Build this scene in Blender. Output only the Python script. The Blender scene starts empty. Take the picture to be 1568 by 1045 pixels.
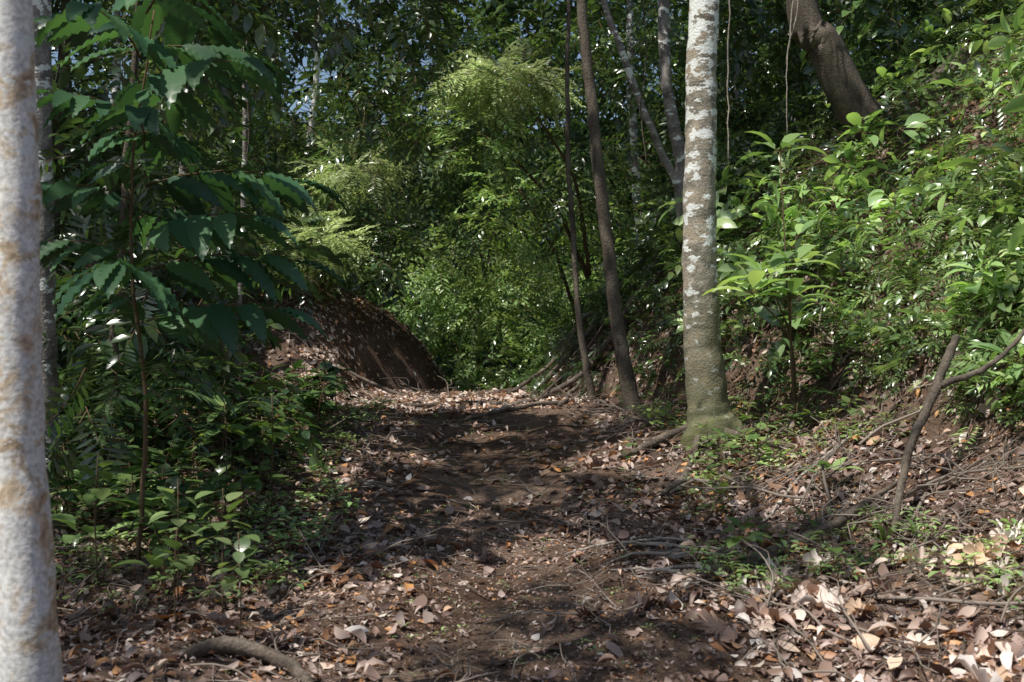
import bpy, math, numpy as np
from mathutils import Vector
rng=np.random.default_rng(7)
# ---------------------------------------------------------------- helpers
def sst(a,b,x):
    t=np.clip((x-a)/(b-a),0,1); return t*t*(3-2*t)
_lat=np.random.default_rng(3).random((256,256))
def vnoise(x,y,f,o=0):
    x=np.asarray(x,float)*f+o*17.3+500; y=np.asarray(y,float)*f+o*9.1+500
    xi=np.floor(x).astype(int); yi=np.floor(y).astype(int); fx=x-xi; fy=y-yi
    fx=fx*fx*(3-2*fx); fy=fy*fy*(3-2*fy)
    g=lambda a,b:_lat[a%256,b%256]
    return (g(xi,yi)*(1-fx)+g(xi+1,yi)*fx)*(1-fy)+(g(xi,yi+1)*(1-fx)+g(xi+1,yi+1)*fx)*fy-0.5
def xc(y): return 0.1-0.35*sst(5,11,y)-0.7*sst(11,15,y)+0.9*sst(15,18.5,y)
def hw(y): return 1.45-0.25*sst(8,15,y)-0.35*sst(15,18,y)
def H(x,y):
    x=np.asarray(x,float); y=np.asarray(y,float)
    z=0.9*sst(2.5,15.5,y)-1.9*sst(16,24,y)+16*sst(40,75,y)
    s=x-xc(y)-hw(y)
    a=1.9-1.0*sst(8,12,y)-0.8*sst(12,14.5,y)
    s1=np.clip(s,0,None)
    r=0.26*np.minimum(s1,a)+0.0
    s2=np.clip(s1-a,0,None)
    r=r+3.9*(1-np.exp(-s2*1.15/3.9*1.25))+0.25*np.clip(s2-2,0,12)
    r=r*(1-0.75*sst(19,26,y))
    sl=np.clip(-(x-xc(y))-hw(y),0,None)
    l=0.03*np.minimum(sl,6)+sst(13.0,16.2,y)*1.75*(1-np.exp(-sl*1.6))*(1-0.7*sst(20,26,y))
    off=np.abs(x-xc(y))
    n=0.35*vnoise(x,y,0.35,1)*sst(0.6,3,off)+0.16*vnoise(x,y,1.1,2)*sst(0.3,2,off)+0.07*vnoise(x,y,2.7,3)+0.035*vnoise(x,y,7,4)+0.015*vnoise(x,y,17,5)
    dip=-0.07*np.exp(-(off/0.7)**2)
    return z+r+l+n+dip
class Acc:
    def __init__(s): s.V=[];s.F=[];s.M=[];s.n=0
    def add(s,V,F,M=0):
        V=np.asarray(V,float).reshape(-1,3);F=np.asarray(F,int).reshape(-1,3)
        s.V.append(V);s.F.append(F+s.n);s.M.append(np.full(len(F),M) if np.isscalar(M) else np.asarray(M)); s.n+=len(V)
    def t(s): return (np.concatenate(s.V),np.concatenate(s.F),np.concatenate(s.M))
def nrm(v): return v/np.maximum(np.linalg.norm(v,axis=-1,keepdims=True),1e-9)
def inst(T,pos,d,up,sc):
    V,F,M=T; pos=np.asarray(pos,float).reshape(-1,3); N=len(pos)
    d=nrm(np.broadcast_to(np.asarray(d,float),(N,3))); up=np.broadcast_to(np.asarray(up,float),(N,3))
    sx=nrm(np.cross(d,up)); u=np.cross(sx,d)
    sc=np.broadcast_to(np.asarray(sc,float),(N,))
    R=np.stack([sx,d,u],axis=1)
    W=np.einsum('vk,nkj->nvj',V,R)*sc[:,None,None]+pos[:,None,:]
    FF=F[None]+(np.arange(N)*len(V))[:,None,None]
    return W.reshape(-1,3),FF.reshape(-1,3),np.tile(M,N)
def islands(T):
    V,F,M=T; lab=np.arange(len(V))
    while True:
        m=lab[F].min(1); new=lab.copy()
        for k in range(3): np.minimum.at(new,F[:,k],m)
        if (new==lab).all(): break
        lab=new
    _,lab=np.unique(lab,return_inverse=True)
    return lab
def build(name,acc,mats,origin=(0,0,0),smooth=True,parent=None):
    V,F,M=acc.t() if isinstance(acc,Acc) else acc
    o=np.array(origin,float)
    me=bpy.data.meshes.new(name); nv,nf=len(V),len(F)
    me.vertices.add(nv); me.vertices.foreach_set("co",(V-o).astype(np.float32).ravel())
    me.loops.add(nf*3); me.polygons.add(nf)
    me.polygons.foreach_set("loop_start",np.arange(nf,dtype=np.int32)*3)
    me.loops.foreach_set("vertex_index",F.astype(np.int32).ravel())
    me.polygons.foreach_set("material_index",M.astype(np.int32))
    if smooth: me.polygons.foreach_set("use_smooth",np.ones(nf,dtype=bool))
    for m in mats: me.materials.append(m)
    me.update(calc_edges=True)
    ob=bpy.data.objects.new(name,me); ob.location=origin
    bpy.context.scene.collection.objects.link(ob)
    if parent: 
        ob.parent=parent; ob.location=(0,0,0)
    return ob
def spline(P,n):
    P=np.asarray(P,float); k=len(P)
    if k==2: 
        t=np.linspace(0,1,n)[:,None]; return P[0]*(1-t)+P[1]*t
    Q=np.vstack([2*P[0]-P[1],P,2*P[-1]-P[-2]]); out=[]
    for t in np.linspace(0,k-1-1e-6,n):
        i=int(t);f=t-i;a,b,c,d=Q[i:i+4]
        out.append(0.5*((2*b)+(-a+c)*f+(2*a-5*b+4*c-d)*f*f+(-a+3*b-3*c+d)*f**3))
    return np.array(out)
def tube(P,R,n=30,sides=10,wob=0.0,ns=0.0,seed=0,lobes=0.0):
    r=np.random.default_rng(seed)
    C=spline(P,n); Rr=np.interp(np.linspace(0,1,n),np.linspace(0,1,len(R)),R)
    if ns>0: C=C+np.cumsum(r.normal(0,1,(n,3)),axis=0)*ns*0.3+r.normal(0,ns,(n,3))*0.5
    T=nrm(np.gradient(C,axis=0)); ref=np.array([0.13,0.98,0.1]) if abs(T[:,2]).mean()>0.6 else np.array([0.1,0.05,1.0])
    A=nrm(np.cross(T,ref)); B=np.cross(T,A)
    th=np.linspace(0,2*np.pi,sides,endpoint=False)
    rad=Rr[:,None]*(1+wob*r.normal(0,1,(n,sides)))
    if lobes>0:
        q=np.exp(-np.linspace(0,1,n)*14)[:,None]; rad=rad*(1+lobes*q*np.cos(th*5+seed)[None])
    V=C[:,None]+rad[...,None]*(A[:,None]*np.cos(th)[None,:,None]+B[:,None]*np.sin(th)[None,:,None])
    i=np.arange(n-1)[:,None]*sides; j=np.arange(sides)[None]; k=(j+1)%sides
    a=i+j;b=i+k;c=i+sides+k;e=i+sides+j
    F=np.concatenate([np.stack([a,b,c],-1).reshape(-1,3),np.stack([a,c,e],-1).reshape(-1,3)])
    V=V.reshape(-1,3); nV=len(V); V=np.vstack([V,C[:1],C[-1:]])
    j=np.arange(sides);k=(j+1)%sides
    F=np.concatenate([F,np.stack([np.full(sides,nV),k,j],-1),np.stack([np.full(sides,nV+1),(n-1)*sides+j,(n-1)*sides+k],-1)])
    return V,F
# ---------------------------------------------------------------- templates (forward +Y, up +Z)
def leaf(L,W,n=3,droop=0.5,fold=0.25,corr=0.0,twist=0.0,pw=0.8,stalk=0.0):
    t=np.linspace(0,1,n+1); w=W/2*np.sin(np.pi*t**pw)**0.85
    ang=droop*t-0.15*droop
    y=np.concatenate([[0],np.cumsum(np.cos(ang[:-1]))])*L/n+stalk; z=-np.concatenate([[0],np.cumsum(np.sin(ang[:-1]))])*L/n
    V=[(0,y[0],z[0])];F=[]
    for i in range(1,n):
        c=corr*(1 if i%2 else -1)
        tw=twist*t[i]
        V+=[(-w[i]*math.cos(tw),y[i]+0.02*L,z[i]+fold*w[i]+c-w[i]*math.sin(tw)),(0,y[i],z[i]),(w[i]*math.cos(tw),y[i]+0.02*L,z[i]+fold*w[i]+c+w[i]*math.sin(tw))]
    V.append((0,y[n],z[n])); tip=len(V)-1
    F+=[(0,2,1),(0,3,2)]
    for i in range(1,n-1):
        a=1+(i-1)*3;b=a+3
        F+=[(a,a+1,b+1),(a,b+1,b),(a+1,a+2,b+2),(a+1,b+2,b+1)]
    a=1+(n-2)*3; F+=[(a,a+1,tip),(a+1,a+2,tip)]
    V=np.array(V);F=np.array(F)
    return V,F,np.zeros(len(F),int)
def spray(K=9,L=0.5,lf=None,ang=55,droop=0.6,seed=0,lw=(0.8,1.15),pairs=False,tw=0.004,hang=0.2):
    r=np.random.default_rng(seed); A=Acc()
    t=np.linspace(0,1,8); a=droop*t
    C=np.stack([0.03*np.sin(t*4+seed),L*t*np.cos(a*0.6),-L*t*np.sin(a*0.6)],1)
    V,F=tube(C,[tw,tw*0.4],n=5,sides=3); A.add(V,F,1)
    tt=np.linspace(0.15,1,K)
    for i,q in enumerate(tt):
        p=np.array([np.interp(q,t,C[:,k]) for k in range(3)])
        for sgn in ([-1,1] if pairs else [(-1)**i]):
            an=math.radians(ang*(1-0.75*(q>0.97)))*sgn+r.normal(0,0.12)
            d=np.array([math.sin(an),math.cos(an),-hang-droop*q*0.4+r.normal(0,0.12)])
            s=r.uniform(*lw)*(0.75+0.5*math.sin(math.pi*min(q,0.9)))
            V,F,M=inst(lf,p,d,(r.normal(0,.2),r.normal(0,.2),1),s); A.add(V,F,0)
    return A.t()
def rosette(K,lf,seed,stalk=0.06,elev=0.35,jit=0.25,h=0.0):
    r=np.random.default_rng(seed);A=Acc()
    if h>0:
        V,F=tube([(0,0,0),(0.01,0.02,h*.5),(0,0,h)],[0.006,0.004],n=5,sides=4);A.add(V,F,1)
    for i in range(K):
        a=i*2.4+r.normal(0,0.2); e=elev+r.normal(0,jit)
        d=np.array([math.cos(a)*math.cos(e),math.sin(a)*math.cos(e),math.sin(e)])
        zz=h*(1-0.35*r.random()) if h>0 else 0
        p=np.array([0,0,zz]); q=p+d*stalk
        V,F=tube([p,q],[0.003,0.002],n=2,sides=3);A.add(V,F,1)
        V,F,M=inst(lf,q,d,(0,0,1),r.uniform(0.7,1.15));A.add(V,F,0)
    return A.t()
lf_s=leaf(0.11,0.042,2,0.5,0.3); lf_m=leaf(0.15,0.06,3,0.7,0.25); lf_l=leaf(0.30,0.12,5,0.9,0.22,pw=0.85)
lf_m2=leaf(0.15,0.065,2,0.7,0.25)
lf_lan=leaf(0.24,0.06,4,1.0,0.3); lf_rib=leaf(0.34,0.105,16,0.8,0.08,corr=0.007,pw=0.72)
lf_round=leaf(0.16,0.12,5,0.5,0.15,pw=0.75)
pin=leaf(0.14,0.026,2,0.4,0.1); pin2=leaf(0.09,0.022,2,0.3,0.1)
T_broad=[spray(9,0.5,lf_m,seed=i,droop=0.4+0.25*i) for i in range(4)]
T_far=[spray(9,0.5,lf_m2,seed=i,droop=0.4+0.25*i) for i in range(4)]
T_small=[spray(11,0.45,lf_s,seed=10+i,droop=0.3+0.2*i) for i in range(4)]
T_fern=[spray(13,0.5,pin,ang=70,seed=20+i,pairs=True,droop=0.5+0.3*i,hang=0.05) for i in range(3)]
T_mim=[spray(12,0.42,pin2,ang=65,seed=30+i,pairs=True,droop=0.4+0.2*i,hang=0.02) for i in range(3)]
T_big=[rosette(7,lf_l,40+i) for i in range(3)]
T_lan=[rosette(9,lf_lan,50+i,elev=0.5) for i in range(3)]
T_rib=[spray(5,0.75,lf_rib,ang=55,seed=60+i,pairs=True,droop=0.5,hang=0.5,tw=0.007,lw=(0.95,1.15)) for i in range(3)]
T_seed=[rosette(5,lf_m,70+i,elev=0.25,h=0.22) for i in range(3)]+[rosette(8,lf_round,75+i,elev=0.1,h=0.5,jit=.3) for i in range(2)]
T_tall=[rosette(14,lf_round,80+i,elev=0.0,h=0.9,jit=.3) for i in range(2)]
lf_heart=leaf(0.34,0.22,6,0.9,0.12,pw=0.62)
T_heart=[rosette(6,lf_heart,90+i,elev=0.35,h=0.35,jit=.3,stalk=.14) for i in range(2)]
# ---------------------------------------------------------------- materials
def mat(name):
    m=bpy.data.materials.new(name); m.use_nodes=True; nt=m.node_tree; nt.nodes.clear()
    return m,nt,nt.nodes.new,nt.links.new
def ramp(nd,stops):
    cr=nd.color_ramp
    while len(cr.elements)>1: cr.elements.remove(cr.elements[-1])
    cr.elements[0].position=stops[0][0]; cr.elements[0].color=(*stops[0][1],1)
    for p,c in stops[1:]:
        e=cr.elements.new(p); e.color=(*c,1)
def leafmat(name,stops,trans=0.3,rough=0.28,tcol=(1.2,1.28,0.6),gl=0.09,patch=0.5,nscale=0.8):
    m,nt,N,L=mat(name)
    geo=N("ShaderNodeNewGeometry"); cr=N("ShaderNodeValToRGB"); ramp(cr,stops); L(geo.outputs["Random Per Island"],cr.inputs[0])
    no=N("ShaderNodeTexNoise"); no.inputs["Scale"].default_value=nscale; no.inputs["Detail"].default_value=1; L(geo.outputs["Position"],no.inputs["Vector"])
    mr=N("ShaderNodeMapRange"); mr.inputs[1].default_value=0.3;mr.inputs[2].default_value=0.7;mr.inputs[3].default_value=1-patch;mr.inputs[4].default_value=1+patch
    L(no.outputs["Fac"],mr.inputs[0])
    mx=N("ShaderNodeMix"); mx.data_type='RGBA'; mx.blend_type='MULTIPLY'; mx.inputs[0].default_value=1
    L(cr.outputs[0],mx.inputs[6]); L(mr.outputs[0],mx.inputs[7])
    p=N("ShaderNodeBsdfDiffuse"); L(mx.outputs[2],p.inputs[0])
    tr=N("ShaderNodeBsdfTranslucent"); m2=N("ShaderNodeMix"); m2.data_type='RGBA'; m2.blend_type='MULTIPLY'; m2.inputs[0].default_value=1
    m2.inputs[7].default_value=(*[c*1.5 for c in tcol],1); L(mx.outputs[2],m2.inputs[6]); L(m2.outputs[2],tr.inputs[0])
    ms=N("ShaderNodeMixShader"); ms.inputs[0].default_value=trans; L(p.outputs[0],ms.inputs[1]); L(tr.outputs[0],ms.inputs[2])
    g=N("ShaderNodeBsdfGlossy"); g.inputs["Roughness"].default_value=rough
    mg=N("ShaderNodeMixShader"); mg.inputs[0].default_value=gl; L(ms.outputs[0],mg.inputs[1]); L(g.outputs[0],mg.inputs[2])
    o=N("ShaderNodeOutputMaterial"); L(mg.outputs[0],o.inputs[0]); return m
def G(*a,k=1.0): return [(i/(len(a)-1),tuple(q*k for q in c)) for i,c in enumerate(a)]
M_dark=leafmat("deep_green_leaf",G((.03,.062,.028),(.048,.09,.035),(.07,.125,.042),(.115,.17,.052),k=1.0))
M_mid=leafmat("green_leaf",G((.055,.095,.036),(.08,.135,.046),(.112,.175,.056),(.175,.23,.08),k=1.2))
M_brt=leafmat("light_green_leaf",G((.11,.18,.07),(.155,.24,.09),(.21,.3,.115),(.3,.37,.17),k=1.45),gl=.1)
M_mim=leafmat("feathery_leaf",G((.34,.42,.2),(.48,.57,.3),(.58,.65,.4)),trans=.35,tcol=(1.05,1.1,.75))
M_blue=leafmat("bluish_green_leaf",G((.032,.08,.042),(.046,.105,.05),(.065,.135,.056),k=1.15),rough=0.36,trans=0.25,gl=.06,patch=.35)
M_can=leafmat("canopy_leaf",G((.05,.1,.03),(.08,.155,.04),(.11,.2,.05)),trans=0.35)
def bark(name,stops,sx=2,sz=6,bump=0.4,det=5,moss=0.0,rough=0.85,lich=0.0,lz=(0,1),lsc=6,dist=.6,mz=1.2):
    m,nt,N,L=mat(name)
    tc=N("ShaderNodeTexCoord"); mp=N("ShaderNodeMapping"); mp.inputs["Scale"].default_value=(sx,sx,sz); L(tc.outputs["Object"],mp.inputs[0])
    n=N("ShaderNodeTexNoise"); n.inputs["Scale"].default_value=1.6; n.inputs["Detail"].default_value=det; n.inputs["Roughness"].default_value=0.62; n.inputs["Distortion"].default_value=dist; L(mp.outputs[0],n.inputs["Vector"])
    cr=N("ShaderNodeValToRGB"); ramp(cr,stops); L(n.outputs["Fac"],cr.inputs[0]); col=cr.outputs[0]
    n3=N("ShaderNodeTexNoise"); n3.inputs["Scale"].default_value=55; n3.inputs["Detail"].default_value=4; L(tc.outputs["Object"],n3.inputs["Vector"])
    cr3=N("ShaderNodeValToRGB"); ramp(cr3,[(0.3,(.6,.6,.6)),(0.7,(1.15,1.15,1.15))]); L(n3.outputs["Fac"],cr3.inputs[0])
    mm=N("ShaderNodeMix"); mm.data_type='RGBA'; mm.blend_type='MULTIPLY'; mm.inputs[0].default_value=1; L(col,mm.inputs[6]); L(cr3.outputs[0],mm.inputs[7]); col=mm.outputs[2]
    sp=N("ShaderNodeSeparateXYZ"); L(tc.outputs["Object"],sp.inputs[0])
    if lich>0:
        n4=N("ShaderNodeTexNoise"); n4.inputs["Scale"].default_value=lsc; n4.inputs["Detail"].default_value=5; n4.inputs["Roughness"].default_value=.6
        mp4=N("ShaderNodeMapping"); mp4.inputs["Scale"].default_value=(1,1,1.7); mp4.inputs["Location"].default_value=(3,5,1); L(tc.outputs["Object"],mp4.inputs[0]); L(mp4.outputs[0],n4.inputs["Vector"])
        zr=N("ShaderNodeMapRange"); zr.inputs[1].default_value=lz[0];zr.inputs[2].default_value=lz[1];zr.inputs[3].default_value=-.1;zr.inputs[4].default_value=.08; L(sp.outputs[2],zr.inputs[0])
        ad=N("ShaderNodeMath"); L(n4.outputs["Fac"],ad.inputs[0]); L(zr.outputs[0],ad.inputs[1])
        c4=N("ShaderNodeValToRGB"); ramp(c4,[(0.64-lich*0.1,(0,0,0)),(0.665-lich*0.1,(1,1,1))]); L(ad.outputs[0],c4.inputs[0])
        m4=N("ShaderNodeMix"); m4.data_type='RGBA'; L(c4.outputs[0],m4.inputs[0]); L(col,m4.inputs[6]); m4.inputs[7].default_value=(.78,.8,.76,1); col=m4.outputs[2]
    if moss>0:
        mr=N("ShaderNodeMapRange"); mr.inputs[1].default_value=mz; mr.inputs[2].default_value=0.1; mr.inputs[3].default_value=0.0; mr.inputs[4].default_value=moss; L(sp.outputs[2],mr.inputs[0])
        m5=N("ShaderNodeMix"); m5.data_type='RGBA'; L(mr.outputs[0],m5.inputs[0]); L(col,m5.inputs[6]); m5.inputs[7].default_value=(.08,.085,.025,1); col=m5.outputs[2]
    b=N("ShaderNodeBump"); b.inputs["Strength"].default_value=bump; b.inputs["Distance"].default_value=0.02; L(n3.outputs["Fac"],b.inputs["Height"])
    p=N("ShaderNodeBsdfPrincipled"); p.inputs["Roughness"].default_value=rough; L(col,p.inputs["Base Color"]); L(b.outputs[0],p.inputs["Normal"])
    o=N("ShaderNodeOutputMaterial"); L(p.outputs[0],o.inputs[0]); return m
def flat_bark(name,c):
    m,nt,N,L=mat(name);geo=N("ShaderNodeNewGeometry");cr=N("ShaderNodeValToRGB");ramp(cr,[(0,c),(1,tuple(q*2 for q in c))]);L(geo.outputs["Random Per Island"],cr.inputs[0])
    p=N("ShaderNodeBsdfDiffuse");L(cr.outputs[0],p.inputs[0]);o=N("ShaderNodeOutputMaterial");L(p.outputs[0],o.inputs[0]);return m
M_twig=flat_bark("twig_bark",(.09,.065,.04))
B_pale=bark("pale_stained_bark",[(0.26,(.2,.14,.08)),(0.34,(.5,.35,.22)),(0.42,(.68,.55,.4)),(0.48,(.84,.81,.75)),(0.6,(.87,.86,.83)),(0.66,(.7,.58,.44)),(0.72,(.76,.72,.64)),(0.8,(.5,.36,.24))],4.0,4.2,0.15,dist=.5,det=5,lich=.5,lz=(-3,6),lsc=11)
B_mott=bark("mottled_lichen_bark",[(0.3,(.12,.1,.075)),(0.42,(.24,.215,.165)),(0.52,(.38,.34,.27)),(0.6,(.42,.34,.24)),(0.68,(.52,.48,.41))],2.5,5,0.5,moss=0.9,lich=0.95,lz=(.0,4.0),lsc=7,mz=1.5)
B_grey=bark("grey_bark",[(0.3,(.1,.09,.08)),(0.5,(.25,.22,.2)),(0.65,(.42,.38,.35))],3,4,0.5,lich=0.5,lz=(-2,4))
B_brown=bark("brown_bark",[(0.3,(.05,.038,.028)),(0.5,(.12,.095,.07)),(0.7,(.2,.165,.125))],4,1.5,0.7)
B_root=bark("root_bark",[(0.3,(.055,.04,.03)),(0.5,(.13,.1,.075)),(0.7,(.26,.215,.175))],5,5,0.6)
B_stick=bark("dry_stick",[(0.3,(.2,.16,.13)),(0.5,(.38,.33,.28)),(0.7,(.5,.45,.4))],5,5,0.4)
def litter_mat(name,stops,trans=0.1):
    return leafmat(name,stops,trans=trans,rough=0.5,tcol=(1.1,.75,.4),gl=.05,patch=0.3,nscale=1.5)
M_lit=litter_mat("dry_leaf",[(0,(.09,.052,.04)),(.2,(.16,.1,.08)),(.42,(.25,.17,.14)),(.6,(.36,.26,.22)),(.74,(.48,.38,.335)),(.84,(.33,.16,.08)),(.91,(.54,.27,.1)),(.95,(.58,.53,.5)),(1,(.64,.55,.45))])
M_litsun=litter_mat("sun_toned_dry_leaf",[(0,(.28,.17,.12)),(.3,(.48,.34,.27)),(.6,(.66,.54,.47)),(.85,(.76,.69,.64)),(1,(.64,.44,.28))],.12)  # dry leaves paled for the sun patches; sunlight put into colour
M_litmid=litter_mat("lobed_dry_leaf",[(0,(.16,.1,.08)),(.5,(.3,.205,.17)),(.8,(.4,.31,.27)),(1,(.46,.26,.13))],.12)
# ground
m,nt,N,L=mat("forest_soil"); tc=N("ShaderNodeTexCoord")
n1=N("ShaderNodeTexNoise");n1.inputs["Scale"].default_value=1.3;n1.inputs["Detail"].default_value=5;L(tc.outputs["Object"],n1.inputs["Vector"])
n2=N("ShaderNodeTexNoise");n2.inputs["Scale"].default_value=38;n2.inputs["Detail"].default_value=5;n2.inputs["Roughness"].default_value=.7;L(tc.outputs["Object"],n2.inputs["Vector"])
c1=N("ShaderNodeValToRGB");ramp(c1,[(.3,(.085,.056,.041)),(.5,(.145,.1,.075)),(.7,(.21,.152,.118))]);L(n1.outputs["Fac"],c1.inputs[0])
c2=N("ShaderNodeValToRGB");ramp(c2,[(.3,(.45,.42,.4)),(.5,(.95,.95,.95)),(.68,(1.5,1.4,1.35))]);L(n2.outputs["Fac"],c2.inputs[0])
mx=N("ShaderNodeMix");mx.data_type='RGBA';mx.blend_type='MULTIPLY';mx.inputs[0].default_value=1;L(c1.outputs[0],mx.inputs[6]);L(c2.outputs[0],mx.inputs[7])
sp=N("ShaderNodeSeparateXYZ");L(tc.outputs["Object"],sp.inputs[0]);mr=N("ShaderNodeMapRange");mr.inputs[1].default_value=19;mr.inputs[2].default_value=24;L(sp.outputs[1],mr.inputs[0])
mg=N("ShaderNodeMix");mg.data_type='RGBA';L(mr.outputs[0],mg.inputs[0]);L(mx.outputs[2],mg.inputs[6]);mg.inputs[7].default_value=(.012,.022,.008,1)  # far ground vegetation green, darkened to stand for shade between foliage
bb=N("ShaderNodeBump");bb.inputs["Strength"].default_value=.9;bb.inputs["Distance"].default_value=.03;L(n2.outputs["Fac"],bb.inputs["Height"])
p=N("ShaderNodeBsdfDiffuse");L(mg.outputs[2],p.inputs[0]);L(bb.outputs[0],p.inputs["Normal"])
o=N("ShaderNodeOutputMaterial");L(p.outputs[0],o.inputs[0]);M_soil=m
# ---------------------------------------------------------------- ground
u=np.linspace(-1,1,280);gx=12*u+150*u**5;v=np.linspace(-1,1,320);gy=9+12*v+150*v**5
X,Y=np.meshgrid(gx,gy);Z=H(X,Y)
nx,ny=len(gx),len(gy);ii=(np.arange(ny-1)[:,None]*nx+np.arange(nx-1)[None]).ravel()
F=np.concatenate([np.stack([ii,ii+1,ii+nx+1],1),np.stack([ii,ii+nx+1,ii+nx],1)])
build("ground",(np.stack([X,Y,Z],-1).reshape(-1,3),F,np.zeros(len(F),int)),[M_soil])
# ---------------------------------------------------------------- sun and light openings in the canopy
SUN=nrm(np.array([-0.38,-0.30,0.88]))
gaps=[]
def gap(x,y,z,r):
    if z is None: z=float(H(x,y))
    gaps.append((x,y,z,r))
for a in [(1.35,5.0,None,.22),(1.75,5.25,None,.38),(2.15,5.6,None,.45),(2.5,6.1,None,.45),(2.85,6.6,None,.4),(2.3,5.0,None,.35),(3.2,7.2,None,.35),(1.6,5.9,None,.12),(1.2,6.3,None,.1),(2.0,4.75,None,.3),(2.7,5.6,None,.35),
          (-2.3,14.3,None,.55),(-1.7,14.3,None,.55),(-1.0,14.5,None,.6),(-0.4,14.6,None,.55),(0.2,14.6,None,.5),(-1.9,13.5,None,.35),(-1.2,13.6,None,.4),(.6,13.0,None,.45),(.2,13.7,None,.4),(1.0,13.3,None,.4),(-.4,13.4,None,.25),(.9,12.2,None,.3),
          (-1.6,15.2,None,.55),(-.8,15.3,None,.55),(0,15.3,None,.5),
          (1.3,9.8,None,.32),(1.0,10.2,None,.25),(-1.35,8.6,None,.2),(-.6,8.3,None,.14),(.25,7.4,None,.17),(-.9,10.2,None,.15),(-.2,11.6,None,.22),(2.6,9.0,None,.4),(3.2,9.2,None,.4),(2.0,8.2,None,.2),(-1.6,9.5,None,.2),(-1.1,6.0,None,.12),
          (1.65,10.1,4.2,.65),(1.65,10.1,3.2,.28),(1.65,10.1,2.5,.2),(1.65,10.1,1.3,.12),
          (-1.75,4,2.45,.35),(-1.75,4,1.95,.25),(-1.7,4,1.35,.18),(-1.7,4,.8,.1),
          (-.1,16.5,5.5,1.1),(-.5,16.5,4.7,.6),(-2.3,16.5,4.1,.75),(-2.75,15.8,3.0,.8),(-2.6,13,2.3,.4),
          (.2,18,3.7,1.0),(2.2,9.5,2.1,.6),(2.6,11.3,4.6,.5),(-3.2,12,5.0,.5),(-1.5,16,5.5,.4),(1.2,17,5,.6),(-2.0,6.8,2.5,.25),(-2.6,9.5,3.5,.35),(-3.2,11,3,.4),(-3.5,10.5,1.6,.3),(-2.4,12,1.4,.35),
          (0,22,1.2,1.4),(-1.3,22.5,.8,1.1),(1.2,22,2.4,1.2),(.3,21,.2,1.0),(2,24,5.5,1.2),(-3.5,24,5.5,.9),(4.5,26,8,1.2),(-7,26,7,.8),(0,28,8,1.0),(3,20,3,.9)]: gap(*a)
r2=np.random.default_rng(5)
for i in range(62):
    x=r2.uniform(2.2,6.5);y=r2.uniform(7.5,13.5);gap(x,y,None,r2.uniform(.25,.65))
for i in range(14): gap(r2.uniform(-6,-2.8),r2.uniform(9,13.5),r2.uniform(.8,5),r2.uniform(.12,.35))
for i in range(10): gap(r2.uniform(-4,3),r2.uniform(16,20),r2.uniform(2.5,6),r2.uniform(.2,.5))
GA=np.array(gaps)
def carve(P,extra=0.08,tmin=0.5):
    keep=np.ones(len(P),bool)
    for x,y,z,r in GA:
        d=P-np.array([x,y,z]);t=d@SUN;q=np.linalg.norm(d-t[:,None]*SUN,axis=1)
        keep&=~((t>tmin)&(q<r+extra))
    return keep
class Fol:
    def __init__(s): s.a=Acc()
    def put(s,Ts,P,D,U,S,cv=True,extra=0.09,mo=0):
        ch=rng.integers(0,len(Ts),len(P))
        for i,T in enumerate(Ts):
            q=ch==i
            if q.any():
                V,F,M=inst(T,P[q],D[q],U[q],S[q])
                if cv:
                    lab=islands(T);nl=lab.max()+1;N_=q.sum()
                    Vr=V.reshape(N_,-1,3);C=np.zeros((N_,nl,3));cnt=np.bincount(lab,minlength=nl)
                    for k in range(len(lab)): C[:,lab[k]]+=Vr[:,k]
                    C/=cnt[None,:,None]
                    kp=carve(C.reshape(-1,3),extra).reshape(N_,nl)
                    fk=kp[:,lab[T[1][:,0]]].ravel()
                    F=F[fk];M=M[fk]
                s.a.add(V,F,M+mo)
def cloud(ncl,box,rc,per,sc,flat=0.6,down=0.15,keep=None):
    (x0,x1),(y0,y1),(z0,z1)=box
    C=np.stack([rng.uniform(x0,x1,ncl),rng.uniform(y0,y1,ncl),rng.uniform(z0,z1,ncl)],1)
    if keep is not None: C=C[keep(C)]
    n=len(C)*per; C=np.repeat(C,per,0)
    o=nrm(rng.normal(0,1,(n,3)))*(rng.uniform(.35,1,n)**.5)[:,None]*rng.uniform(*rc,n)[:,None]; o[:,2]*=flat
    P=C+o; D=nrm(nrm(o)+rng.normal(0,.45,(n,3))+np.array([0,0,-down]))
    D[:,2]=np.clip(D[:,2],-.75,.6)
    U=np.array([0,0,1.])+rng.normal(0,.35,(n,3))
    return P,D,U,rng.uniform(*sc,n)
def shell(c,r,n,sc,down=.1):
    o=nrm(rng.normal(0,1,(n,3)));o[:,2]=o[:,2]*.9;rr=rng.uniform(.3,1,n)[:,None]
    P=np.array(c)+o*np.array(r)*rr;D=nrm(o*np.array([1,1,.3])+rng.normal(0,.35,(n,3))+np.array([0,0,-down]));U=np.array([0,0,1.])+rng.normal(0,.25,(n,3))
    return P,D,U,rng.uniform(*sc,n)
# canopy overhead (mostly above the frame), placed for shade, carved for sun spots
f=Fol(); f.put(T_far,*cloud(165,((-13,-1),(-2.5,17),(8.5,12)),(.7,1.3),14,(1.5,2.1),down=0),extra=.25)
f.put(T_far,*cloud(30,((-1,3),(1,18),(8.5,11)),(.6,1.1),14,(1.4,1.9),down=0),extra=.25)
f.put(T_far,*cloud(110,((-18,10),(18,34),(14,17)),(1,2),14,(3,4),down=0),extra=.4)
build("shade_canopy_foliage",f.a,[M_can,M_twig])
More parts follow.
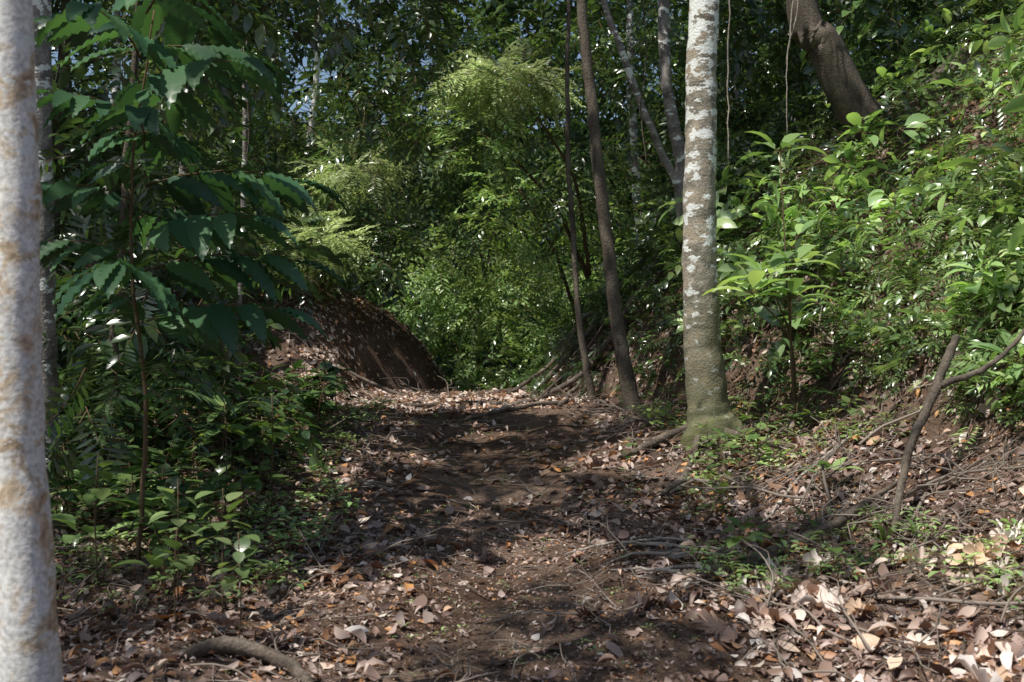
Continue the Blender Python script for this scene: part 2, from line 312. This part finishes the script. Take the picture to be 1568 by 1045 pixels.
# distant forest
f=Fol()
f.put(T_far,*cloud(240,((-17,17),(27,36),(0,14)),(.9,1.7),14,(1.5,2.5)),cv=False)
f.put(T_far,*cloud(200,((-24,24),(37,46),(-1,20)),(1.4,2.4),13,(3,4.5)),cv=False)
f.put(T_far,*cloud(50,((-3,14),(30,40),(7,15)),(1.2,2.0),14,(2.5,3.5)),cv=False)
build("distant_forest",f.a,[M_dark,M_twig])
f=Fol()
f.put(T_small,*cloud(150,((-8,9),(20,27),(-.5,9.5)),(.5,1.1),18,(1.2,2)),cv=False)
f.put(T_small,*cloud(80,((-3,3.5),(20,24),(-1,3)),(.4,.8),24,(.9,1.4)),cv=False,mo=2)
build("forest_shrubs",f.a,[M_mid,M_twig,M_brt,M_twig])
# arch foliage around trail tunnel
f=Fol()
def arch(C):
    x,y,z=C.T
    return ((x+.6)/1.7)**2+((z-1.6)/1.4)**2>1
f.put(T_small,*cloud(95,((-5,-.8),(15.8,20),(2.4,7)),(.4,.8),22,(.9,1.5),keep=arch))
f.put(T_small,*cloud(60,((.6,6),(15.5,20),(3.0,7)),(.4,.8),20,(.9,1.5),keep=arch))
f.put(T_small,*cloud(18,((-4.6,-2.9),(15,16.5),(2.4,3.2)),(.3,.5),16,(.7,1.1)))
build("arching_shrub",f.a,[M_dark,M_twig])
# left wall
f=Fol()
lw=lambda C:(C[:,0]<-.225*C[:,1]-.35)&((C[:,1]>9.6)|(C[:,0]>-3.0))
f.put(T_broad,*cloud(180,((-9,-2),(8.2,14),(.6,7)),(.4,.8),20,(.8,1.4),keep=lw))
f.put(T_fern,*cloud(60,((-6,-2),(7,14),(.5,3)),(.3,.6),10,(.8,1.3),keep=lw))
f.put(T_small,*cloud(45,((-3.4,-1.2),(10,14),(5,7)),(.4,.8),16,(.9,1.4)))
build("understory_shrub",f.a,[M_dark,M_twig])
# ---- ribbed-leaf sapling, left
sap=bpy.data.objects.new("broadleaf_sapling",None);bpy.context.scene.collection.objects.link(sap);sap.location=(-2.3,7,float(H(-2.3,7)))
so=np.array(sap.location);A=Acc()
V,Fc=tube([so,so+[.05,0,1],so+[-.05,.0,2.2],so+[.1,0,3.4]],[.018,.015,.01,.006],n=24,sides=6,ns=.008);A.add(V,Fc,0)
build("stem",A,[M_twig],so,parent=sap)
f=Fol();bases=[]
for i,z in enumerate(np.linspace(1.5,3.5,20)): bases.append((z,i*2.4+rng.normal(0,.3)))
P=np.array([so+[.04*np.cos(a),.04*np.sin(a),z] for z,a in bases]);D=np.array([[np.cos(a),np.sin(a),.4] for z,a in bases])
S=rng.uniform(.95,1.2,len(P))*np.where(D[:,0]<-.3,.75,1.05)
f.put(T_rib,P,D,np.tile([0,0,1.],(len(P),1)),S,cv=False)
build("leaves",f.a,[M_blue,M_twig],so,parent=sap)
# ---- bright feathery crowns
def named_shrub(name,c,r,n,Ts,mt,sc,stem=None,cv=False):
    f=Fol();f.put(Ts,*shell(c,r,n,sc),cv=cv)
    if stem is not None:
        V,Fc=tube(stem,[.035,.025,.012],n=20,sides=6,ns=.01);f.a.add(V,Fc,1)
    return build(name,f.a,[mt,M_twig],tuple(stem[0]) if stem is not None else tuple(c))
named_shrub("feathery_tree",(-.1,16.5,5.35),(.85,.6,.3),260,T_mim,M_mim,(.9,1.4),[(1.2,17.6,2.6),(.9,17,4.1),(0,16.5,5.3)])
named_shrub("feathery_tree",(-.45,16.5,4.6),(.6,.6,.7),80,T_mim,M_brt,(.8,1.2),[(1.2,17.6,2.5),(.6,17,3.7),(-.4,16.5,4.6)])
named_shrub("feathery_tree",(-2.3,16.5,4.05),(.6,.5,.22),110,T_mim,M_mim,(.8,1.2),[(-3.2,17,2),(-2.9,16.8,3.1),(-2.3,16.5,4)])
named_shrub("feathery_tree",(-2.75,15.8,2.95),(.65,.5,.33),150,T_mim,M_mim,(.8,1.2),[(-3.5,16.2,2.2),(-3.2,16,2.6),(-2.8,15.8,2.95)])
named_shrub("broadleaf_shrub",(.1,18,3.6),(1.2,.8,1.0),190,T_small,M_brt,(.8,1.2),[(1.2,18.5,1.5),(.7,18.2,3),(.1,18,4)])
# ---- right bank vegetation
def bank(n,xr,yr,smin,off,sc,Ts,f,mo=0,cl=.9,extra=.06,thr=-.2):
    x=rng.uniform(*xr,n);y=rng.uniform(*yr,n);z=H(x,y)
    s=x-xc(y)-hw(y)-(1.9-1.0*sst(8,12,y)-0.8*sst(12,14.5,y))
    k=(s+.4*vnoise(x,y,1.2,12)>smin)&(vnoise(x,y,cl,9)>thr);x,y,z=x[k],y[k],z[k];n=len(x)
    P=np.stack([x,y,z+rng.uniform(*off,n)],1)
    D=nrm(rng.normal(0,.6,(n,3))+np.array([-.6,-.5,.15]));U=np.array([-.3,-.2,1.])+rng.normal(0,.3,(n,3))
    f.put(Ts,P,D,U,rng.uniform(*sc,n),extra=extra,mo=mo)
f=Fol()
bank(4000,(1.2,9),(6,17),.15,(.02,.5),(.4,.85),T_small,f,mo=4,thr=-.3)
bank(1900,(1.2,9),(6,17),.35,(.1,.8),(.5,1.05),T_broad,f,mo=0,thr=-.25)
bank(900,(1.2,8),(6,16),.0,(.0,.35),(.35,.75),T_fern,f,mo=2)
bank(1100,(2.6,5.8),(6,10.5),.1,(.0,.45),(.35,.75),T_small,f,mo=0,thr=-.35)
bank(500,(2.6,5.8),(6,10.5),.1,(.0,.45),(.35,.8),T_broad,f,mo=2,thr=-.35)
bank(900,(3.0,5.6),(7,10.5),.15,(.0,.35),(.3,.7),T_small,f,mo=0,thr=-1)
bank(300,(3.0,5.6),(7,10.5),.15,(.0,.4),(.3,.8),T_fern,f,mo=2,thr=-1)
bank(900,(.3,4),(12.5,17.5),-.2,(.0,.3),(.4,.8),T_fern,f,mo=4,thr=-.25)
bank(700,(.3,4),(12.5,17.5),.1,(.0,.4),(.4,.8),T_small,f,mo=4,thr=-.25)
build("bank_foliage",f.a,[M_mid,M_twig,M_brt,M_twig,M_dark,M_twig])
f=Fol()
bank(300,(2.0,7.5),(7,14),.3,(.2,.9),(.7,1.2),T_big,f)
bank(320,(2.0,7.5),(6.5,14),.1,(.15,.8),(.6,1.2),T_lan,f)
build("bank_broadleaf_plants",f.a,[M_brt,M_twig])
f=Fol();f.put(T_broad,*cloud(95,((3.2,11),(11.5,19),(4.6,8.5)),(.4,.9),16,(1,1.5)));
build("hillside_shrub",f.a,[M_dark,M_twig])
# big-leaf plant beside the mottled trunk
f=Fol();P=np.array([[2.15,9.6,2.15],[2.4,9.7,2.25],[2.3,9.4,1.95],[2.4,10.2,3.3],[2.0,9.5,2.0]]);
f.put(T_big,P,np.array([[0,1,.1]]*5),np.array([[0,-.3,1.]]*5),np.array([1.3,1.1,1.1,1.2,1.2]),cv=False)
for p_ in P:
    V,Fc=tube([(2.5,10.0,float(H(2.5,10.0))-.05),(2.4,9.8,1.6),p_],[.012,.008,.006],n=10,sides=5);f.a.add(V,Fc,1)
build("large_leaf_plant",f.a,[M_brt,M_twig],(2.5,10.0,float(H(2.5,10.0))))
# ---- ground seedlings
f=Fol()
def seeds(n,xr,yr,Ts,sc,mo=0,keep=None,thr=-.05):
    x=rng.uniform(*xr,n);y=rng.uniform(*yr,n);k=(vnoise(x,y,1.3,21)>thr)
    if keep is not None:k&=keep(x,y)
    x,y=x[k],y[k];n=len(x)
    P=np.stack([x,y,H(x,y)-.01],1);a=rng.uniform(0,6.28,n);D=np.stack([np.cos(a),np.sin(a),rng.normal(0,.12,n)],1)
    f.put(Ts,P,D,np.array([0,0,1.])+rng.normal(0,.12,(n,3)),rng.uniform(*sc,n),cv=False,mo=mo)
seeds(2600,(-5,-1.0),(4.3,13),T_seed[:3],(.25,.65),keep=lambda x,y:(x<-1.05-.03*y+.5*vnoise(x,y,.8,5))&((y>6.2)|(vnoise(x,y,1.7,51)>.12)),mo=4,thr=-.12)
seeds(2200,(1.0,4.8),(5.3,13),T_seed[:3],(.25,.65),keep=lambda x,y:x>1.25+.6*vnoise(x,y,.8,6),thr=-.12,mo=4)
seeds(350,(-1.4,1.4),(4.3,13),T_seed[:3],(.12,.28),mo=4)
seeds(340,(-5.5,-1.75),(6.6,13),T_seed[3:],(.6,1.2),mo=2)
seeds(160,(1.4,4.8),(6.5,13),T_seed[3:],(.4,.8),mo=0)
seeds(200,(-5,-1.6),(6.6,13.5),T_lan+T_fern,(.5,.9),mo=2,keep=lambda x,y:x<-.19*y-.2)
seeds(200,(1.6,5),(6.5,13.5),T_lan+T_fern,(.3,.7),mo=0,keep=lambda x,y:x>1.9)
build("ground_seedlings",f.a,[M_mid,M_twig,M_dark,M_twig,M_brt,M_twig])
def plant(name,x,y,T,s,mt,a=0.0):
    z=float(H(x,y));A=Acc();A.add(*inst(T,(x,y,z-.02),(math.cos(a),math.sin(a),0),(0,0,1),s));build(name,A,[mt,M_twig],(x,y,z))
for x,y,s in [(-1.5,5.9,.8),(-1.3,5.4,.65),(-1.65,5.6,.6),(-1.85,6.3,.8),(-2.1,8.3,1.1),(-1.9,9.0,.9),(-2.4,6.6,.9)]:
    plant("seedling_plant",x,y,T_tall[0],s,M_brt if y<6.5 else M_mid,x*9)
for x,y,s in [(1.2,9.8,.8),(.95,9.2,.6),(3.0,10.5,1.)]: plant("seedling_plant",x,y,T_tall[1],s*.7,M_mid,x*7)
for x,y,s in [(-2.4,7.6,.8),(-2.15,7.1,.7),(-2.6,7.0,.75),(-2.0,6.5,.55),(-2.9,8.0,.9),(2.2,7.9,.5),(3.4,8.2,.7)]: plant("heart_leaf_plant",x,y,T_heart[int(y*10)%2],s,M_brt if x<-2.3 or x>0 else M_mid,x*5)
# ---------------------------------------------------------------- leaf litter
def curl(L,W,c,f,t,n=4): 
    return leaf(L,W,n,c,f,twist=t)
TL=[curl(1,.45,.9,.5,.4),curl(1,.5,-1.2,.3,-.5),curl(1,.35,1.6,.9,.8),curl(1,.6,-.5,-.4,.3),curl(1,.3,2.2,1.0,-.8),curl(1,.5,.3,.1,.2)]
TS=[curl(1,.45,.9,.5,.4,2),curl(1,.6,-.5,-.4,.3,2),curl(1,.3,1.6,.8,-.8,2)]
T3=[curl(1,.45,.9,.5,.4,3),curl(1,.5,-1.2,.3,-.5,3),curl(1,.6,-.5,-.4,.3,3),curl(1,.3,2.2,1.0,-.8,3)]
def lobed(seed):
    r=np.random.default_rng(seed);K=7+seed%3;n=K*6;th=np.linspace(0,2*np.pi,n,endpoint=False)
    ph=(th*K/(2*np.pi))%1;R=.5*(.45+.55*np.sin(np.pi*ph)**.5)*(1+.22*np.repeat(r.normal(0,1,K),6))*(1-.35*np.cos(th)**2*(np.cos(th)<0))
    V=[(0,0,0)];cd=r.uniform(0,6.28)
    for k in (.5,1):
        rr=R if k==1 else np.minimum(R*.6,.22)
        for a,b,q in zip(rr,th,r.normal(0,.03,n)):
            u_=a*math.cos(b-cd);w_=a*math.sin(b-cd);ang=u_*3.4          # rolled about one axis
            x_=math.sin(ang)/3.4;z_=(1-math.cos(ang))/3.4+.06*math.sin(b*K+1)*k+q*k+.3*w_*w_
            V.append((x_*math.cos(cd)-w_*math.sin(cd),x_*math.sin(cd)+w_*math.cos(cd),z_))
    F=[]
    for i in range(n):
        j=(i+1)%n;F+=[(0,1+i,1+j),(1+i,1+n+i,1+n+j),(1+i,1+n+j,1+j)]
    return np.array(V),np.array(F),np.zeros(len(F),int)
TB=[lobed(i) for i in range(6)]
def litter(f,n,xr,yr,sc,Ts,lift,dens=None,mo=0,pw=1.0,tilt=.33):
    x=rng.uniform(*xr,n);y=yr[0]+(yr[1]-yr[0])*rng.random(n)**pw
    if dens is not None:
        k=rng.random(n)<dens(x,y);x,y=x[k],y[k]
    n=len(x);e=.06
    hx=(H(x+e,y)-H(x-e,y))/(2*e);hy=(H(x,y+e)-H(x,y-e))/(2*e)
    U=nrm(np.stack([-hx,-hy,np.ones(n)],1)+rng.normal(0,tilt,(n,3)));a=rng.uniform(0,6.28,n)
    D=np.stack([np.cos(a),np.sin(a),hx*np.cos(a)+hy*np.sin(a)+rng.normal(0,.2,n)],1)
    P=np.stack([x,y,H(x,y)+rng.uniform(*lift,n)],1);f.put(Ts,P,D,U,rng.uniform(*sc,n),cv=False,mo=mo)
def dens(x,y):
    o=np.abs(x-xc(y)-.15);return np.clip(.18+.7*sst(.25,1.3,o)+.9*vnoise(x,y,1.5,31)+.4*sst(12.5,14,y),.05,1)  # litter thickened on the crest to lift its brightness
f=Fol()
litter(f,30000,(-5,5),(3.6,9),(.03,.095),T3,(.0,.03),dens)
litter(f,2800,(-4,4.5),(3.6,10),(.09,.16),TL,(.01,.04),dens)
litter(f,20000,(-6,7),(9,18.5),(.05,.12),T3,(.0,.04),dens)
litter(f,28000,(-3.5,3.5),(3.6,8),(.012,.04),TS,(.0,.02))
litter(f,150,(-4,4),(4,12),(.15,.26),TB,(.01,.03),dens,mo=2,tilt=.5)
litter(f,46,(1.1,3.0),(4.7,6.8),(.16,.27),TB,(.02,.05),mo=1,tilt=.6)  # large leaves in the sun-paled tone, lower right sun patch
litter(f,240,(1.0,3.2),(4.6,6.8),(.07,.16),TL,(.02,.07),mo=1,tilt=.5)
litter(f,2600,(-2.7,.9),(13.0,15.8),(.06,.14),T3,(.01,.04),mo=1)  # extra pale leaves strewn to brighten the sun strip on the crest
build("leaf_litter",f.a,[M_lit,M_litsun,M_litmid],smooth=False)
# twigs on the ground
def twT(seed):
    r=np.random.default_rng(seed);P=[(0,0,0)]
    for i in range(4):P.append((P[-1][0]+r.normal(0,.06),(i+1)*.25,abs(r.normal(0,.03))))
    A=Acc();A.add(*tube(P,[.011,.009,.005],n=9,sides=5),0)
    for q in (1,2,3):
        if r.random()<.6:
            p=P[q];A.add(*tube([p,(p[0]+r.normal(0,.15),p[1]+.18,p[2]+.04),(p[0]+r.normal(0,.25),p[1]+.35,p[2]+.03)],[.006,.003],n=5,sides=4),0)
    return A.t()
TW=[twT(i) for i in range(6)]
f=Fol()
litter(f,900,(-4,4.5),(3.8,9),(.15,.5),TW,(.01,.03));litter(f,420,(1.2,4.5),(5,13),(.3,.7),TW,(.01,.05),tilt=.2);litter(f,16,(1.5,4.3),(6,10),(.9,1.3),TW,(.02,.05),tilt=.1);litter(f,250,(-4,2),(9,16),(.3,.8),TW,(.01,.03),tilt=.15)
build("fallen_twigs",f.a,[flat_bark("dry_twig",(.15,.125,.105))])
# ---------------------------------------------------------------- roots, fallen branches
def gline(pts,off=.02):return [(x,y,float(H(x,y))+o) for x,y,o in pts]
def stick(name,pts,R,mt,n=24,ns=.006,sides=8,seed=0,absz=False):
    P=pts if absz else gline(pts);A=Acc();A.add(*tube(P,R,n=n,sides=sides,wob=.06,ns=ns,seed=seed));build(name,A,[mt],tuple(P[0]))
stick("fallen_branch",[(1.0,6.6,.03),(1.4,6.8,.06),(1.8,7.2,.05),(2.15,7.3,.1),(2.6,7.7,.04)],[.04,.055,.045,.03,.015],B_root,seed=1)
stick("fallen_branch",[(2.35,7.0,.02),(2.55,7.3,.35),(2.85,7.6,.62),(3.1,7.9,.8)],[.022,.028,.035,.03],B_brown,seed=2)
stick("fallen_branch",[(2.85,7.6,.62),(3.3,7.6,.7),(3.8,7.7,.7)],[.025,.016,.01],B_brown,seed=3)
stick("fallen_branch",[(1.7,7.6,.03),(2.1,8.3,.05),(2.6,8.8,.08),(2.9,9.3,.05)],[.008,.014,.01],B_stick,seed=4)
stick("fallen_branch",[(-1.7,4.9,.01),(-1.35,5.25,.05),(-1.0,5.2,.04),(-.85,5.0,.0)],[.02,.04,.035,.015],B_root,seed=5)
for i in range(9):
    a=rng.uniform(-.9,.5);x0,y0=1.15+rng.normal(0,.12),7.2+rng.normal(0,.2);l=rng.uniform(.4,.8)
    stick("exposed_root",[(x0,y0,.04),(x0-l*.5*math.cos(a),y0+l*.5*math.sin(a),.04),(x0-l*math.cos(a),y0+l*math.sin(a),.0)],[.013,.01,.005],B_stick,n=12,sides=6,seed=20+i)
for i,(pts,r) in enumerate([([(-1.9,14.0,.0),(-1.2,13.6,.05),(-.5,13.9,.03),(.1,13.5,.05),(.6,13.9,.05)],.035),([(-2.3,15.2,.02),(-1.3,14.9,.02),(-.4,15.2,.03),(.3,15.1,.08)],.035),
    ([(-.6,12.6,.0),(.2,13,.05),(.8,13.4,.06),(1.1,14,.1)],.03),([(1.1,8.7,.0),(1.4,9.2,.04),(1.66,10.1,.1)],.035),([(.9,9.9,.02),(1.3,10.1,.06),(1.7,10.2,.15)],.04),([(2.3,9.3,.0),(2.05,9.7,.06),(1.78,10.1,.16)],.04)]):
    stick("exposed_root",pts,[r*.5,r,r*.8],B_root,seed=40+i)
for i in range(9):
    y0=13.4+i*.3+rng.normal(0,.15);x0=float(xc(y0)+hw(y0));e=rng.uniform(.9,2.3)
    pts=[(x0-.1+rng.normal(0,.15),y0-.4+rng.normal(0,.2),.02),(x0+.3*e,y0+rng.normal(0,.3),.06+rng.uniform(0,.15)),(x0+.65*e,y0+.2+rng.normal(0,.3),.12+rng.uniform(0,.2)),(x0+e,y0+.4+rng.normal(0,.4),.08)]
    r=rng.uniform(.01,.04);stick("exposed_root",pts,[r,r*.9,r*.6],B_root,n=16,sides=6,seed=70+i,ns=.02)
# ---------------------------------------------------------------- trees
def tree(name,P,R,mt,limbs=(),sides=16,n=60,wob=.02,ns=.008,seed=0,lobes=0):
    P=[list(p) for p in P];P[0][2]=float(H(P[0][0],P[0][1]))-.08
    e=bpy.data.objects.new(name,None);e.location=P[0];bpy.context.scene.collection.objects.link(e)
    A=Acc();A.add(*tube(P,R,n=n,sides=sides,wob=wob,ns=ns,seed=seed,lobes=lobes));
    build("trunk",A,[mt],tuple(P[0]),parent=e)
    if limbs:
        A=Acc()
        for i,(q,r) in enumerate(limbs):A.add(*tube(q,r,n=20,sides=8,wob=.03,ns=.015,seed=seed+i+1))
        build("limbs",A,[mt],tuple(P[0]),parent=e)
    top=np.array(P[-1]);f=Fol();f.put(T_far,*cloud(6,((top[0]-1.6,top[0]+1.6),(top[1]-1.6,top[1]+1.6),(max(top[2]-1.5,8.5),top[2]+1.2)),(.5,.9),12,(1.3,2)),extra=.25)
    build("crown",f.a,[M_can,M_twig],tuple(P[0]),parent=e)
    return e
def lim(top,n=4,s=0):
    r=np.random.default_rng(s);o=[]
    for i in range(n):
        a=i*6.28/n+r.normal(0,.4);t=np.array(top)-[0,0,r.uniform(.3,2)];o.append(([t,t+[.8*math.cos(a),.8*math.sin(a),.7],t+[1.8*math.cos(a),1.8*math.sin(a),1.2]],[.06,.04,.015]))
    return o
tree("pale_bark_tree",[(-1.70,4,0),(-1.69,4,.4),(-1.74,4,1.4),(-1.77,4,2.8),(-1.9,4,6),(-2.2,4.2,11)],[.125,.11,.092,.078,.068,.05],B_pale,lim((-2.2,4.2,11),4,1),sides=28,seed=1,wob=.008)
tree("grey_bark_tree",[(-3.5,8.6,0),(-3.51,8.6,.6),(-3.53,8.6,2.5),(-3.55,8.6,5),(-3.4,8.8,10.5)],[.12,.1,.09,.083,.05],B_grey,lim((-3.4,8.8,10.5),4,2),seed=2)
tree("mottled_bark_tree",[(1.80,10.2,0),(1.76,10.2,1.0),(1.70,10.2,2.0),(1.69,10.2,3.2),(1.72,10.2,4.6),(1.8,10.2,7),(1.9,10.4,11)],[.34,.19,.155,.142,.132,.115,.07],B_mott,lim((1.9,10.4,11),5,3),sides=28,n=90,seed=3,lobes=.28)
tree("slender_tree",[(1.33,12.2,0),(1.15,12.2,1.6),(.98,12.2,2.9),(.85,12.2,4.2),(.73,12.2,5.4),(.6,12.3,9)],[.1,.075,.068,.06,.055,.03],B_brown,sides=12,seed=4)
tree("slender_tree",[(.95,13.2,0),(.8,13.2,1.8),(.72,13.3,3.2),(.66,13.3,4.6),(.7,13.4,9)],[.05,.036,.03,.026,.02],B_brown,sides=10,seed=5)
tree("forked_tree",[(2.35,14.2,0),(2.15,14.2,3.2),(2.1,14.2,3.9),(1.95,14.2,4.7),(1.9,14.2,6.1),(1.9,14.2,10)],[.12,.1,.085,.07,.07,.04],B_grey,[([(2.15,14.2,3.4),(1.75,14.1,4.2),(1.4,14,5.1),(1.1,14,6.1),(.7,14,8)],[.05,.045,.04,.03])],seed=6)
tree("leaning_tree",[(5.6,13.5,0),(4.3,13.2,4.1),(3.6,13,5.0),(3.35,13,5.6),(3.2,13,9)],[.26,.24,.2,.18,.12],B_brown,seed=7)
for i,(x,y,lean,r,mt) in enumerate([(-6.2,20,.6,.09,B_grey),(-4.6,22,.8,.07,B_pale),(-7.5,24,.2,.12,B_brown),(2.6,22,-.3,.09,B_grey),(-5.2,12.5,.3,.07,B_brown),(6.5,21,-.4,.12,B_grey),(4.4,24,.3,.1,B_grey),(-3.9,11,.35,.035,B_brown),(-3.1,12.8,.1,.03,B_grey),(-9.5,26,.4,.12,B_grey),(8.2,19,.3,.1,B_brown)]):
    tree("slender_tree",[(x,y,0),(x+lean*.4,y,3),(x+lean,y,6.5),(x+lean*1.3,y,11)],[r*1.3,r,r*.85,r*.5],mt,sides=10,n=30,seed=100+i,ns=.02)
for i,(x,y,z0,z1) in enumerate([(1.98,10.1,3.2,9),(2.95,12.2,3.8,9),(3.05,12.3,4.6,9),(-2.6,11,3,8),(-4,10,2,8),(1.5,13,3.6,8)]):
    k=8;P=[(x+rng.normal(0,.05),y+rng.normal(0,.05),z0+(z1-z0)*j/(k-1)) for j in range(k)]
    stick("hanging_vine",P,[.006,.009,.011],B_stick if i<3 else B_brown,n=50,sides=5,absz=True,seed=200+i,ns=.008)
# ---------------------------------------------------------------- sky, sun, camera
sc=bpy.context.scene
w=bpy.data.worlds.new("World");sc.world=w;w.use_nodes=True;nt=w.node_tree;bg=nt.nodes["Background"];sk=nt.nodes.new("ShaderNodeTexSky");sk.sky_type='NISHITA';sk.sun_disc=False
sk.dust_density=1.5
el=math.asin(SUN[2]);sk.sun_elevation=el;sk.sun_rotation=math.atan2(SUN[0],SUN[1]);nt.links.new(sk.outputs[0],bg.inputs[0]);bg.inputs[1].default_value=.115
l=bpy.data.lights.new("sun","SUN");l.energy=5;l.angle=math.radians(.5);l.color=(1,.96,.88);lo=bpy.data.objects.new("sun",l);sc.collection.objects.link(lo);lo.location=(0,0,30)
lo.rotation_euler=Vector(tuple(SUN)).to_track_quat('Z','Y').to_euler()
cam=bpy.data.cameras.new("camera");cam.lens=40;cam.sensor_width=36;cam.clip_end=600;cam.clip_start=.05
cam.dof.use_dof=True;cam.dof.focus_distance=11.5;cam.dof.aperture_fstop=3.5
co=bpy.data.objects.new("camera",cam);sc.collection.objects.link(co);co.location=(0,0,1.6);co.rotation_euler=(math.radians(90),0,0);sc.camera=co
sc.view_settings.view_transform='Standard';sc.view_settings.look='None';sc.view_settings.exposure=0
